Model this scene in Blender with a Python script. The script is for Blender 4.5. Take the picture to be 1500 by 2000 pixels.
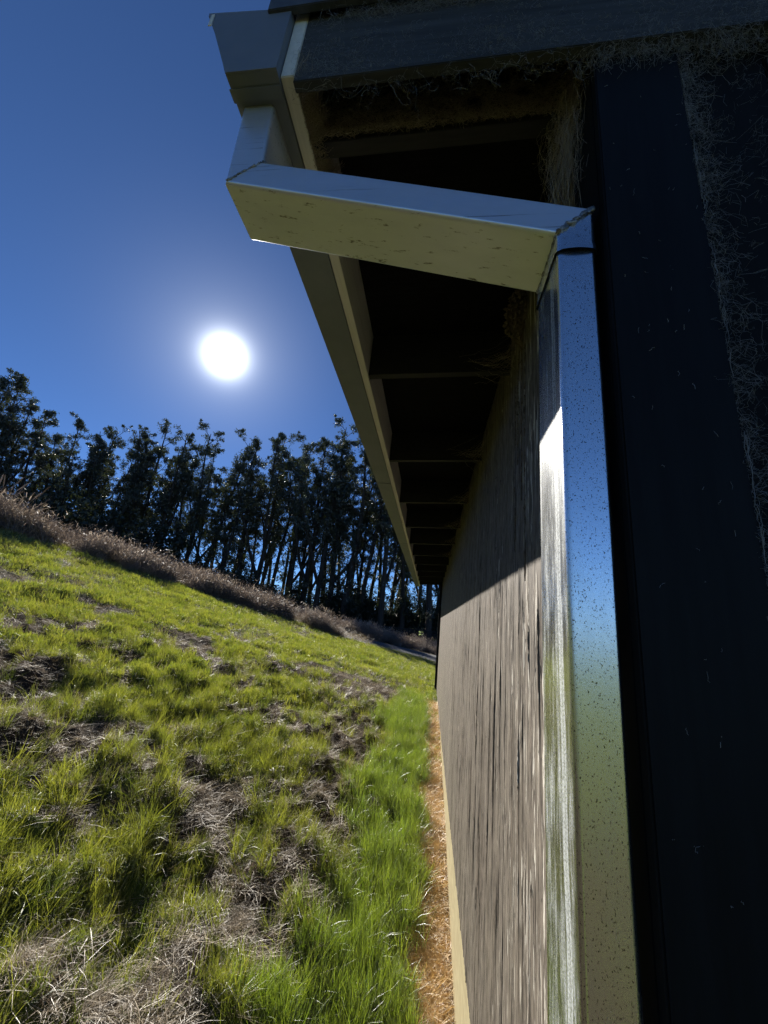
import bpy, bmesh, math, random
import numpy as np
from mathutils import Vector, Matrix
R_ = math.radians
scene = bpy.context.scene
for o in list(bpy.data.objects):
    bpy.data.objects.remove(o)
col = scene.collection

# ------------------------------------------------------------------ camera
cam_d = bpy.data.cameras.new('camera')
cam_d.sensor_fit = 'HORIZONTAL'
cam_d.sensor_width = 36.0
cam_d.lens = 746.0 / 1500.0 * 36.0
cam_d.clip_start = 0.02
cam_d.clip_end = 5000.0
cam = bpy.data.objects.new('camera', cam_d)
col.objects.link(cam)
cam.matrix_world = Matrix(((0.98860488, -0.06325688, 0.13659831, 0.0),
                           (0.11310566, -0.28102839, -0.95294171, 0.0),
                           (0.09866827, 0.95761245, -0.27063442, 0.0),
                           (0, 0, 0, 1)))
scene.camera = cam

# ------------------------------------------------------------------ sky and sun
SUN_AZ, SUN_EL = R_(-35.9), R_(33.0)          # azimuth from +Y towards +X
SUN_DIR = Vector((math.sin(SUN_AZ) * math.cos(SUN_EL), math.cos(SUN_AZ) * math.cos(SUN_EL), math.sin(SUN_EL)))
VIS_SUN = Vector((-0.49526, 0.68319, 0.53662)).normalized()
world = bpy.data.worlds.new('World')
scene.world = world
world.use_nodes = True
nt = world.node_tree
nt.nodes.clear()


def N(nt, typ, **kw):
    n = nt.nodes.new(typ)
    for k, v in kw.items():
        if k == 'inp':
            for a, b in v.items():
                n.inputs[a].default_value = b
        else:
            setattr(n, k, v)
    return n


def L(nt, a, ao, b, bi):
    nt.links.new(a.outputs[ao], b.inputs[bi])


sky = N(nt, 'ShaderNodeTexSky', sky_type='NISHITA', sun_disc=False, sun_elevation=SUN_EL, sun_rotation=SUN_AZ,
        altitude=800.0, air_density=0.62, dust_density=0.0, ozone_density=10.0)
bg = N(nt, 'ShaderNodeBackground', inp={'Strength': 0.05})
L(nt, sky, 0, bg, 0)
# the sun itself with its aureole, as a function of the angle from the sun's direction
tc = N(nt, 'ShaderNodeTexCoord')
dot = N(nt, 'ShaderNodeVectorMath', operation='DOT_PRODUCT')
dot.inputs[1].default_value = VIS_SUN
L(nt, tc, 'Generated', dot, 0)
ac = N(nt, 'ShaderNodeMath', operation='ARCCOSINE')
L(nt, dot, 'Value', ac, 0)


def falloff(scale, amp):
    m1 = N(nt, 'ShaderNodeMath', operation='MULTIPLY', inp={1: -1.0 / R_(scale)})
    L(nt, ac, 0, m1, 0)
    m2 = N(nt, 'ShaderNodeMath', operation='EXPONENT')
    L(nt, m1, 0, m2, 0)
    m3 = N(nt, 'ShaderNodeMath', operation='MULTIPLY', inp={1: amp})
    L(nt, m2, 0, m3, 0)
    return m3


s1 = falloff(0.85, 7.5)
s2 = falloff(5.0, 0.24)
ad = N(nt, 'ShaderNodeMath', operation='ADD')
L(nt, s1, 0, ad, 0)
L(nt, s2, 0, ad, 1)
bg2 = N(nt, 'ShaderNodeBackground', inp={'Color': (0.93, 0.97, 1.0, 1)})
L(nt, ad, 0, bg2, 1)
adds = N(nt, 'ShaderNodeAddShader')
L(nt, bg, 0, adds, 0)
L(nt, bg2, 0, adds, 1)
wo = N(nt, 'ShaderNodeOutputWorld')
L(nt, adds, 0, wo, 0)

sun_d = bpy.data.lights.new('sun', 'SUN')
sun_d.energy = 5.0
sun_d.angle = R_(0.53)
sun_d.color = (1.0, 0.95, 0.87)
sun = bpy.data.objects.new('sun', sun_d)
col.objects.link(sun)
sun.rotation_euler = SUN_DIR.to_track_quat('Z', 'Y').to_euler()

scene.view_settings.view_transform = 'Standard'
scene.view_settings.look = 'None'
scene.view_settings.exposure = 1.2
scene.view_settings.gamma = 1.0
scene.view_settings.use_curve_mapping = False
scene.render.engine = 'CYCLES'
scene.cycles.max_bounces = 5
scene.cycles.diffuse_bounces = 3
scene.cycles.glossy_bounces = 3
scene.cycles.transmission_bounces = 3
scene.cycles.transparent_max_bounces = 4
scene.cycles.adaptive_threshold = 0.02
scene.cycles.caustics_reflective = False
scene.cycles.caustics_refractive = False
scene.cycles.sample_clamp_indirect = 6.0
scene.cycles.use_denoising = True
scene.cycles.denoising_prefilter = 'NONE'
scene.cycles.use_light_tree = False

# ------------------------------------------------------------------ helpers
rng = np.random.default_rng(7)


def mesh_np(name, V, F, uv=None):
    """mesh from numpy vertex array and an array (n,3|4) of faces"""
    V = np.asarray(V, np.float32)
    F = np.asarray(F, np.int32)
    k = F.shape[1]
    me = bpy.data.meshes.new(name)
    me.vertices.add(len(V))
    me.vertices.foreach_set('co', V.ravel())
    me.loops.add(F.size)
    me.loops.foreach_set('vertex_index', F.ravel())
    me.polygons.add(len(F))
    me.polygons.foreach_set('loop_start', np.arange(0, F.size, k, dtype=np.int32))
    me.polygons.foreach_set('loop_total', np.full(len(F), k, np.int32))
    me.update(calc_edges=True)
    me.validate()
    return me


def obj(name, me, mat=None, parent=None, smooth=False):
    o = bpy.data.objects.new(name, me)
    col.objects.link(o)
    if mat is not None and me is not None:
        if not me.materials:
            me.materials.append(mat)
    if parent is not None:
        o.parent = parent
        o.matrix_parent_inverse = parent.matrix_basis.inverted()
    if smooth:
        me.polygons.foreach_set('use_smooth', np.ones(len(me.polygons), bool))
    return o


def tag(o, label=None, cat=None, group=None, kind=None):
    if label: o['label'] = label
    if cat: o['category'] = cat
    if group: o['group'] = group
    if kind: o['kind'] = kind
    return o


def empty(name, loc=(0, 0, 0), rz=0.0):
    o = bpy.data.objects.new(name, None)
    col.objects.link(o)
    o.location = loc
    o.rotation_euler = (0, 0, rz)
    o.empty_display_size = 0.1
    return o


class MB:
    """collects faces"""
    def __init__(self):
        self.v, self.f = [], []

    def add(self, vs, fs):
        b = len(self.v)
        self.v += [tuple(p) for p in vs]
        self.f += [tuple(i + b for i in q) for q in fs]

    def box(self, x0, x1, y0, y1, z0, z1, zf=None):
        """zf(x) adds a slope in x"""
        g = zf or (lambda x: 0.0)
        vs = [(x, y, z + g(x)) for z in (z0, z1) for y in (y0, y1) for x in (x0, x1)]
        self.add(vs, [(0, 2, 3, 1), (4, 5, 7, 6), (0, 1, 5, 4), (2, 6, 7, 3), (0, 4, 6, 2), (1, 3, 7, 5)])

    def prism_y(self, prof, y0, y1, cap=True):
        n = len(prof)
        vs = [(x, y0, z) for x, z in prof] + [(x, y1, z) for x, z in prof]
        fs = [(i, (i + 1) % n, n + (i + 1) % n, n + i) for i in range(n)]
        if cap:
            fs += [tuple(range(n))[::-1], tuple(range(n, 2 * n))]
        self.add(vs, fs)

    def tube(self, pts, rad, n=6, cap=True):
        pts = [Vector(p) for p in pts]
        rings = []
        for i, p in enumerate(pts):
            a = pts[max(i - 1, 0)]
            b = pts[min(i + 1, len(pts) - 1)]
            d = (b - a).normalized()
            u = d.cross(Vector((0.31, 0.77, 0.55))).normalized()
            w = d.cross(u)
            r = rad[i] if hasattr(rad, '__len__') else rad
            rings.append([p + (u * math.cos(t) + w * math.sin(t)) * r for t in np.linspace(0, 2 * math.pi, n, endpoint=False)])
        vs = [q for r in rings for q in r]
        fs = []
        for i in range(len(rings) - 1):
            for k in range(n):
                fs.append((i * n + k, i * n + (k + 1) % n, (i + 1) * n + (k + 1) % n, (i + 1) * n + k))
        if cap:
            fs.append(tuple(range(n))[::-1])
            fs.append(tuple(range(len(vs) - n, len(vs))))
        self.add(vs, fs)

    def build(self, name, mat, parent=None, bevel=0.0, smooth=False):
        me = bpy.data.meshes.new(name)
        me.from_pydata(self.v, [], self.f)
        me.validate()
        if bevel > 0:
            bm = bmesh.new()
            bm.from_mesh(me)
            bmesh.ops.remove_doubles(bm, verts=bm.verts, dist=1e-5)
            bmesh.ops.recalc_face_normals(bm, faces=bm.faces)
            bmesh.ops.bevel(bm, geom=bm.edges[:], offset=bevel, segments=2, affect='EDGES', clamp_overlap=True)
            bm.to_mesh(me)
            bm.free()
        else:
            bm = bmesh.new()
            bm.from_mesh(me)
            bmesh.ops.recalc_face_normals(bm, faces=bm.faces)
            bm.to_mesh(me)
            bm.free()
        return obj(name, me, mat, parent, smooth)


# value noise in numpy
_P = np.random.default_rng(3).random((256, 256)).astype(np.float32)


def vnoise(x, y):
    xi = np.floor(x).astype(int); yi = np.floor(y).astype(int)
    fx = x - xi; fy = y - yi
    fx = fx * fx * (3 - 2 * fx); fy = fy * fy * (3 - 2 * fy)
    a = _P[xi & 255, yi & 255]; b = _P[(xi + 1) & 255, yi & 255]
    c = _P[xi & 255, (yi + 1) & 255]; d = _P[(xi + 1) & 255, (yi + 1) & 255]
    return (a * (1 - fx) + b * fx) * (1 - fy) + (c * (1 - fx) + d * fx) * fy


def fbm(x, y, o=4, s=0):
    r = 0; a = 0.5; t = 0
    for i in range(o):
        r = r + a * vnoise(x * 2 ** i + 17.3 * i + s, y * 2 ** i + 9.1 * i + s * 1.7)
        t += a; a *= 0.5
    return r / t


def sstep(a, b, x):
    t = np.clip((x - a) / (b - a), 0, 1)
    return t * t * (3 - 2 * t)


# ------------------------------------------------------------------ materials
def mat(name):
    m = bpy.data.materials.new(name)
    m.use_nodes = True
    m.node_tree.nodes.clear()
    return m, m.node_tree


def out(nt, n, o=0):
    q = N(nt, 'ShaderNodeOutputMaterial')
    L(nt, n, o, q, 0)


def ramp(nt, src, so, stops, interp='LINEAR'):
    r = N(nt, 'ShaderNodeValToRGB')
    r.color_ramp.interpolation = interp
    els = r.color_ramp.elements
    while len(els) < len(stops):
        els.new(0.5)
    for e, (p, c) in zip(els, stops):
        e.position = p
        e.color = (c, c, c, 1) if not hasattr(c, '__len__') else (*c, 1)
    L(nt, src, so, r, 0)
    return r


def noise(nt, scale, detail=4, rough=0.6, vec=None, stretch=None, coord='Object'):
    n = N(nt, 'ShaderNodeTexNoise', inp={'Scale': scale, 'Detail': detail, 'Roughness': rough})
    t = N(nt, 'ShaderNodeTexCoord')
    if stretch:
        mp = N(nt, 'ShaderNodeMapping')
        mp.inputs['Scale'].default_value = stretch
        L(nt, t, coord, mp, 0)
        L(nt, mp, 0, n, 'Vector')
    else:
        L(nt, t, coord, n, 'Vector')
    return n


def mixc(nt, fac, fo, a, b, blend='MIX'):
    m = N(nt, 'ShaderNodeMix', data_type='RGBA', blend_type=blend)
    if fac is None:
        m.inputs[0].default_value = fo
    else:
        L(nt, fac, fo, m, 0)
    for i, c in ((6, a), (7, b)):
        if isinstance(c, tuple) and len(c) == 2 and hasattr(c[0], 'outputs'):
            L(nt, c[0], c[1], m, i)
        else:
            m.inputs[i].default_value = (*c, 1)
    return m


def dark_wood(name, base, rough=0.6, spec=0.35, grain_axis=(60, 60, 3), bump=0.25, tint2=None, scale=2.0):
    m, nt = mat(name)
    p = N(nt, 'ShaderNodeBsdfPrincipled', inp={'Roughness': rough, 'Specular IOR Level': spec})
    g = noise(nt, scale, 6, 0.65, stretch=grain_axis)
    c2 = tint2 or tuple(c * 0.45 for c in base)
    r = ramp(nt, g, 0, [(0.3, c2), (0.7, base)])
    L(nt, r, 0, p, 'Base Color')
    b = N(nt, 'ShaderNodeBump', inp={'Strength': bump, 'Distance': 0.002})
    L(nt, g, 0, b, 'Height')
    L(nt, b, 0, p, 'Normal')
    out(nt, p)
    return m


# weathered siding: brown-grey stained wood, vertical fibre, streaks
M_SIDING, nt = mat('weathered_siding')
p = N(nt, 'ShaderNodeBsdfPrincipled', inp={'Specular IOR Level': 0.5})
g = noise(nt, 1.0, 7, 0.72, stretch=(70, 70, 9.0))           # short fibre, 1-3 cm wide and a hand long
gl = noise(nt, 1.0, 5, 0.6, stretch=(34, 34, 0.8))            # long boards of tone
g2 = noise(nt, 0.9, 5, 0.6, stretch=(9, 9, 0.4))
gm = mixc(nt, None, 0.28, (g, 0), (gl, 0))
ca = ramp(nt, gm, 2, [(0.36, (0.026, 0.021, 0.016)), (0.47, (0.120, 0.100, 0.080)), (0.62, (0.26, 0.222, 0.18))])
cb = ramp(nt, g2, 0, [(0.35, (0.66, 0.64, 0.61)), (0.65, (1, 1, 1))])
mx = mixc(nt, None, 1.0, (ca, 0), (cb, 0), 'MULTIPLY')
g3 = noise(nt, 1.0, 5, 0.6, stretch=(85, 85, 4.5))            # pale droppings and peeled streaks, mostly below the nest
pyz = N(nt, 'ShaderNodeSeparateXYZ')
tcs = N(nt, 'ShaderNodeTexCoord')
L(nt, tcs, 'Object', pyz, 0)
mr = N(nt, 'ShaderNodeMapRange', inp={1: 1.3, 2: 2.6, 3: 0.10, 4: -0.03})
L(nt, pyz, 1, mr, 0)
g3a = N(nt, 'ShaderNodeMath', operation='ADD')
L(nt, g3, 0, g3a, 0)
L(nt, mr, 0, g3a, 1)
pale = ramp(nt, g3a, 0, [(0.665, 0.0), (0.70, 1.0)])
mx2 = mixc(nt, pale, 0, (mx, 2), (0.62, 0.58, 0.50))
g7 = noise(nt, 1.0, 3, 0.5, stretch=(70, 70, 22))              # splits and knots
dk = ramp(nt, g7, 0, [(0.29, 1.0), (0.33, 0.0)])
mx3 = mixc(nt, dk, 0, (mx2, 2), (0.008, 0.006, 0.005))
L(nt, mx3, 2, p, 'Base Color')
rr = ramp(nt, g, 0, [(0.3, 0.75), (0.75, 0.5)])
L(nt, rr, 0, p, 'Roughness')
bp = N(nt, 'ShaderNodeBump', inp={'Strength': 0.5, 'Distance': 0.004})
L(nt, gm, 2, bp, 'Height')
L(nt, bp, 0, p, 'Normal')
out(nt, p)

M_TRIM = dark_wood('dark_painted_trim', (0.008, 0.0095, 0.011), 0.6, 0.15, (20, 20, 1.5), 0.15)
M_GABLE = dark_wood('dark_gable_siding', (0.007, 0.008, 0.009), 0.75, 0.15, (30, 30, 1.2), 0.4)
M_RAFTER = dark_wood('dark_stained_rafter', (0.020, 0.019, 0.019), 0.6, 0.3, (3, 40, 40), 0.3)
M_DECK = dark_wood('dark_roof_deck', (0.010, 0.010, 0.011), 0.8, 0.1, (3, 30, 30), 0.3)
M_BARGE = dark_wood('dark_barge_board', (0.075, 0.080, 0.084), 0.7, 0.2, (2, 30, 30), 0.3)
M_FASCIA = dark_wood('cream_fascia', (0.78, 0.77, 0.72), 0.6, 0.3, (30, 2, 30), 0.2, (0.64, 0.63, 0.58))
M_FOUND = dark_wood('cream_foundation', (0.40, 0.345, 0.21), 0.8, 0.2, (20, 6, 20), 0.5, (0.29, 0.24, 0.14), 1.0)
M_ROOF = dark_wood('grey_metal_roof', (0.09, 0.10, 0.115), 0.5, 0.4, (10, 10, 10), 0.1)

# painted gutter metal, lens veil put into its base colour as blue-grey tint
M_GUTTER, nt = mat('veil_tinted_gutter')
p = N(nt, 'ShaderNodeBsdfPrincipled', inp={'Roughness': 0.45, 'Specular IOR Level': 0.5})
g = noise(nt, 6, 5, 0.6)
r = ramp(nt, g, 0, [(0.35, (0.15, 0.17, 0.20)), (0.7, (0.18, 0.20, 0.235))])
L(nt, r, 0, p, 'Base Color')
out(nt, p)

# galvanised steel
M_GALV, nt = mat('galvanised_steel')
p = N(nt, 'ShaderNodeBsdfPrincipled', inp={'Metallic': 1.0})
g = noise(nt, 420, 2, 0.5, stretch=(1, 1, 0.7))
sp = ramp(nt, g, 0, [(0.32, 0.0), (0.39, 1.0)])
g2 = noise(nt, 9, 6, 0.65, stretch=(1, 1, 0.25))
tone = ramp(nt, g2, 0, [(0.3, (0.80, 0.82, 0.82)), (0.75, (0.95, 0.96, 0.96))])
c = mixc(nt, sp, 0, (0.18, 0.17, 0.16), (tone, 0))
L(nt, c, 2, p, 'Base Color')
rr = ramp(nt, g2, 0, [(0.3, 0.30), (0.7, 0.20)])
L(nt, rr, 0, p, 'Roughness')
g4 = noise(nt, 260, 3, 0.5)
bp = N(nt, 'ShaderNodeBump', inp={'Strength': 0.06, 'Distance': 0.001})
L(nt, g4, 0, bp, 'Height')
L(nt, bp, 0, p, 'Normal')
# chalky white oxide on the broad sides (the faces that look along x)
geo = N(nt, 'ShaderNodeNewGeometry')
sx = N(nt, 'ShaderNodeSeparateXYZ')
L(nt, geo, 'Normal', sx, 0)
ab = N(nt, 'ShaderNodeMath', operation='ABSOLUTE')
L(nt, sx, 0, ab, 0)
side = ramp(nt, ab, 0, [(0.90, 0.0), (0.97, 1.0)])
g5 = noise(nt, 5, 8, 0.7, stretch=(1, 9, 1.1))
ch = ramp(nt, g5, 0, [(0.46, 0.0), (0.66, 0.75)])
px = N(nt, 'ShaderNodeSeparateXYZ')
tcx = N(nt, 'ShaderNodeTexCoord')
L(nt, tcx, 'Object', px, 0)
g6 = noise(nt, 4, 6, 0.7, stretch=(1, 1, 1.0))
jit = N(nt, 'ShaderNodeMath', operation='MULTIPLY_ADD', inp={1: 0.022, 2: -0.011})
L(nt, g6, 0, jit, 0)
yy = N(nt, 'ShaderNodeMath', operation='ADD')
L(nt, px, 1, yy, 0)
L(nt, jit, 0, yy, 1)
stk = ramp(nt, yy, 0, [(0.690, 0.0), (0.694, 1.0), (0.712, 0.9), (0.716, 0.0)])
stk.color_ramp.elements.new(0.6995).color = (0.5, 0.5, 0.5, 1)
mxm = N(nt, 'ShaderNodeMath', operation='MAXIMUM')
L(nt, ch, 0, mxm, 0)
L(nt, stk, 0, mxm, 1)
gfine = noise(nt, 300, 3, 0.6)
gf = ramp(nt, gfine, 0, [(0.35, 0.35), (0.6, 1.0)])
mm0 = N(nt, 'ShaderNodeMath', operation='MULTIPLY')
L(nt, mxm, 0, mm0, 0)
L(nt, gf, 0, mm0, 1)
mm = N(nt, 'ShaderNodeMath', operation='MULTIPLY')
L(nt, mm0, 0, mm, 0)
L(nt, side, 0, mm, 1)
dif = N(nt, 'ShaderNodeBsdfPrincipled', inp={'Base Color': (0.55, 0.58, 0.58, 1), 'Roughness': 0.55, 'Specular IOR Level': 0.5})
ms = N(nt, 'ShaderNodeMixShader')
L(nt, mm, 0, ms, 0)
L(nt, p, 0, ms, 1)
L(nt, dif, 0, ms, 2)
out(nt, ms)

M_GALV_TUBE, nt = mat('galvanised_steel_offset')
p = N(nt, 'ShaderNodeBsdfPrincipled', inp={'Metallic': 0.72})
g2 = noise(nt, 7, 6, 0.65, stretch=(0.3, 1, 1))
tone = ramp(nt, g2, 0, [(0.3, (0.70, 0.73, 0.76)), (0.75, (0.84, 0.87, 0.91))])
g3 = noise(nt, 3.2, 7, 0.7, stretch=(0.5, 26, 26))
ln = ramp(nt, g3, 0, [(0.33, 0.0), (0.40, 1.0)])
c = mixc(nt, ln, 0, (0.16, 0.15, 0.13), (tone, 0))
L(nt, c, 2, p, 'Base Color')
rr = ramp(nt, g2, 0, [(0.3, 0.42), (0.7, 0.30)])
L(nt, rr, 0, p, 'Roughness')
out(nt, p)

M_WELD, nt = mat('weld_bead')
p = N(nt, 'ShaderNodeBsdfPrincipled', inp={'Metallic': 0.8, 'Roughness': 0.5})
g = noise(nt, 90, 4, 0.7)
r = ramp(nt, g, 0, [(0.35, (0.10, 0.10, 0.10)), (0.7, (0.5, 0.5, 0.49))])
L(nt, r, 0, p, 'Base Color')
bp = N(nt, 'ShaderNodeBump', inp={'Strength': 0.8, 'Distance': 0.003})
L(nt, g, 0, bp, 'Height')
L(nt, bp, 0, p, 'Normal')
out(nt, p)


def leafy(name, c1, c2, trans=0.45, gloss=0.08, tmul=(1.25, 1.2, 0.6), inst=False, rough=0.45):
    m, nt = mat(name)
    if inst:
        oi = N(nt, 'ShaderNodeObjectInfo')
        src, so = oi, 'Random'
    else:
        at = N(nt, 'ShaderNodeAttribute', attribute_name='rnd')
        src, so = at, 'Fac'
    r = ramp(nt, src, so, [(0.0, c1), (1.0, c2)])
    d = N(nt, 'ShaderNodeBsdfDiffuse')
    L(nt, r, 0, d, 0)
    t = N(nt, 'ShaderNodeBsdfTranslucent')
    tm = mixc(nt, None, 1.0, (r, 0), tmul, 'MULTIPLY')
    L(nt, tm, 2, t, 0)
    a = N(nt, 'ShaderNodeMixShader', inp={0: trans})
    L(nt, d, 0, a, 1)
    L(nt, t, 0, a, 2)
    gl = N(nt, 'ShaderNodeBsdfGlossy', inp={'Roughness': rough, 'Color': (1, 1, 1, 1)})
    b = N(nt, 'ShaderNodeMixShader', inp={0: gloss})
    L(nt, a, 0, b, 1)
    L(nt, gl, 0, b, 2)
    out(nt, b)
    return m


M_GRASS_FAR = leafy('hillside_grass', (0.115, 0.165, 0.030), (0.27, 0.285, 0.075), 0.5, 0.07, (1.4, 1.35, 0.5), inst=True)
M_GRASS = leafy('lawn_grass', (0.085, 0.125, 0.022), (0.27, 0.285, 0.07), 0.5, 0.07, (1.4, 1.35, 0.5))
M_TALL = leafy('lush_tall_grass', (0.115, 0.185, 0.028), (0.22, 0.275, 0.05), 0.5, 0.14, (1.35, 1.35, 0.45))
M_DEAD = leafy('dead_grass', (0.10, 0.070, 0.042), (0.43, 0.36, 0.25), 0.25, 0.045, (1, 0.95, 0.8))
M_STRAW = leafy('orange_straw', (0.44, 0.26, 0.075), (0.78, 0.60, 0.30), 0.3, 0.08, (1.1, 0.95, 0.6))
M_WEED = leafy('dry_weed', (0.20, 0.16, 0.13), (0.42, 0.36, 0.30), 0.42, 0.05, (1, 0.95, 0.85), inst=True)
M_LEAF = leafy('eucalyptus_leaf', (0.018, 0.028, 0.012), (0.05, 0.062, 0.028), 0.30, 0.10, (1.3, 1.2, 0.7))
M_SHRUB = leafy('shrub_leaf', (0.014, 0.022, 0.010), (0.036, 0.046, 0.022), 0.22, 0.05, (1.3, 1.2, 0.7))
M_BARK = dark_wood('eucalyptus_bark', (0.085, 0.068, 0.055), 0.85, 0.15, (6, 6, 0.6), 0.5, (0.03, 0.024, 0.02), 1.0)
M_FENCE = dark_wood('fence_wood', (0.06, 0.052, 0.045), 0.8, 0.2, (4, 4, 4), 0.3)

M_WEB, nt = mat('cobweb_silk')
d = N(nt, 'ShaderNodeBsdfDiffuse', inp={'Color': (0.36, 0.37, 0.37, 1)})
out(nt, d)
M_WEBB, nt = mat('dusty_brown_cobweb')
d = N(nt, 'ShaderNodeBsdfDiffuse', inp={'Color': (0.46, 0.39, 0.30, 1)})
out(nt, d)
M_MUD, nt = mat('dried_mud')
d = N(nt, 'ShaderNodeBsdfPrincipled', inp={'Roughness': 0.95, 'Specular IOR Level': 0.1})
g = noise(nt, 60, 4, 0.7)
r = ramp(nt, g, 0, [(0.3, (0.06, 0.046, 0.033)), (0.7, (0.22, 0.175, 0.13))])
L(nt, r, 0, d, 'Base Color')
out(nt, d)

# ground: soil, thatch and turf by the attribute "turf"
M_GROUND, nt = mat('soil_and_turf')
at = N(nt, 'ShaderNodeAttribute', attribute_name='turf')
n1 = noise(nt, 9, 6, 0.7)
n2 = noise(nt, 60, 4, 0.7)
soil = ramp(nt, n2, 0, [(0.3, (0.022, 0.015, 0.010)), (0.7, (0.095, 0.070, 0.046))])
turf = ramp(nt, n1, 0, [(0.3, (0.06, 0.095, 0.014)), (0.7, (0.15, 0.19, 0.035))])
c = mixc(nt, at, 'Fac', (soil, 0), (turf, 0))
p = N(nt, 'ShaderNodeBsdfPrincipled', inp={'Roughness': 0.95, 'Specular IOR Level': 0.1})
L(nt, c, 2, p, 'Base Color')
bp = N(nt, 'ShaderNodeBump', inp={'Strength': 0.8, 'Distance': 0.03})
L(nt, n2, 0, bp, 'Height')
L(nt, bp, 0, p, 'Normal')
out(nt, p)

M_ASPH, nt = mat('asphalt')
n1 = noise(nt, 80, 4, 0.7)
r = ramp(nt, n1, 0, [(0.3, (0.035, 0.035, 0.037)), (0.7, (0.085, 0.085, 0.088))])
p = N(nt, 'ShaderNodeBsdfPrincipled', inp={'Roughness': 0.85})
L(nt, r, 0, p, 'Base Color')
out(nt, p)

# ------------------------------------------------------------------ terrain
AZK = np.radians([-180, -120, -90, -70, -53, -43.5, -31, -17, -10, 1, 12, 60, 180.])
RCK = np.array([16, 14, 14, 15, 16, 17, 18.5, 20, 21, 22, 22, 22, 22.])
ZCK = np.array([-1.0, 1.6, 2.4, 2.1, 1.5, 1.04, 0.31, -0.72, -1.26, -1.94, -2.0, -2.2, -2.8])


def zwall(y):
    return np.interp(y, [-40, 0, 3, 3.7, 6, 9.7, 13.6, 22], [-3.4, -3.02, -2.87, -2.79, -2.47, -2.13, -2.0, -1.95])


def rough_mask(x, y):
    return sstep(-0.45, -1.0, x)


def plane(x, y):
    lat = np.where(x < 0.1, -(x - 0.1), 0.0)
    flat = sstep(0.0, 1.4, lat)
    return zwall(y) + lat * (0.10 + 0.135 * flat)


def ground_z(x, y):
    x = np.asarray(x, float); y = np.asarray(y, float)
    r = np.hypot(x, y) + 1e-6
    az = np.arctan2(x, y)
    rc = np.interp(az, AZK, RCK)
    zc = np.interp(az, AZK, ZCK)
    xc, yc = rc * np.sin(az), rc * np.cos(az)
    t = np.clip(r / rc, 0, 1)
    inner = plane(x, y) + (zc - plane(xc, yc)) * t ** 2
    far = np.interp(y, [-400, -100, 0, 40, 62, 75, 110, 200, 420, 900], [-4, -3.5, -2.6, -2.2, -2.15, -1.9, -0.6, 4.5, 8.5, 9.0])
    s = sstep(4.5, 24, r - rc)
    shelf = zc + np.clip(r - rc, 0, 4.5) * 0.03
    z = np.where(r < rc, inner, shelf * (1 - s) + far * s)
    m = rough_mask(x, y) * sstep(25, 14, r)
    b = (fbm(x * 1.3, y * 1.3, 3, 5) - 0.5) * 0.22 + (fbm(x * 4.2, y * 4.2, 4, 11) - 0.5) * 0.40 * sstep(14, 6, r)
    z = z + b * m
    z = z + (fbm(x * 3, y * 3, 3, 2) - 0.5) * 0.05 * (1 - m) * sstep(25, 14, r)
    z = z + (fbm(x * 0.02, y * 0.02, 3, 21) - 0.5) * 6.0 * sstep(90, 300, r)
    return z


def turf_mask(x, y):
    """1 = living grass, 0 = bare soil and thatch"""
    r = np.hypot(x, y)
    n = fbm(x * 0.75 + 3, y * 0.75, 4, 31)
    n2 = fbm(x * 2.6, y * 2.6, 3, 41)
    v = 0.62 * n + 0.38 * n2
    lawn = sstep(0.47, 0.56, v + 0.055 * sstep(5, 11, r) - 0.065 * sstep(8.0, 4.5, r))
    # churned muddy band along the foot of the bank
    cx = -1.15 - 0.10 * (y - 6)
    band = np.exp(-((x - cx) / 0.8) ** 2) * sstep(3.2, 4.6, y) * sstep(15, 9, y)
    lawn = lawn * (1 - 0.9 * band)
    # darker, shaggier ground close by
    lawn = np.where(r > 12, np.maximum(lawn, 0.25 + 0.4 * n), lawn)
    tall = sstep(-0.95, -0.62, x + 0.7 * (n - 0.5) + 0.5 * (n2 - 0.5)) * sstep(0.14, -0.02, x + 0.1 * (n2 - .5)) * sstep(12.5, 9.5, y)
    return np.clip(np.maximum(lawn, tall), 0, 1), tall


def ladder(fine0, fine1, step, lo, hi, g=1.09):
    a = list(np.arange(fine0, fine1 + 1e-6, step))
    s = step; x = a[-1]
    while x < hi:
        s *= g; x += s; a.append(min(x, hi))
    s = step; x = a[0]; b = []
    while x > lo:
        s *= g; x -= s; b.append(max(x, lo))
    return np.array(b[::-1] + a)


gx = ladder(-5.5, 0.42, 0.055, -700, 600)
gy = ladder(1.8, 9.0, 0.055, -400, 1400)
GX, GY = np.meshgrid(gx, gy, indexing='ij')
GZ = ground_z(GX, GY)
nx, ny = GX.shape
ii = np.arange(nx * ny).reshape(nx, ny)
F = np.stack([ii[:-1, :-1], ii[1:, :-1], ii[1:, 1:], ii[:-1, 1:]], -1).reshape(-1, 4)
me = mesh_np('ground', np.stack([GX, GY, GZ], -1).reshape(-1, 3), F)
tm, tl = turf_mask(GX, GY)
rr_ = np.hypot(GX, GY)
azg = np.arctan2(GX, GY)
rcg = np.interp(azg, AZK, RCK)
wood = sstep(0.5, 4, rr_ - rcg) * sstep(70, 60, GY) * (GY > -2)      # leaf litter under the trees
tm = tm * 0.85 * (1 - 0.9 * wood)
tm = np.where((GY > 62), 0.95, tm)
a = me.attributes.new('turf', 'FLOAT', 'POINT')
a.data.foreach_set('value', tm.astype(np.float32).ravel())
tag(obj('ground', me, M_GROUND, smooth=True), kind='structure')

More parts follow.
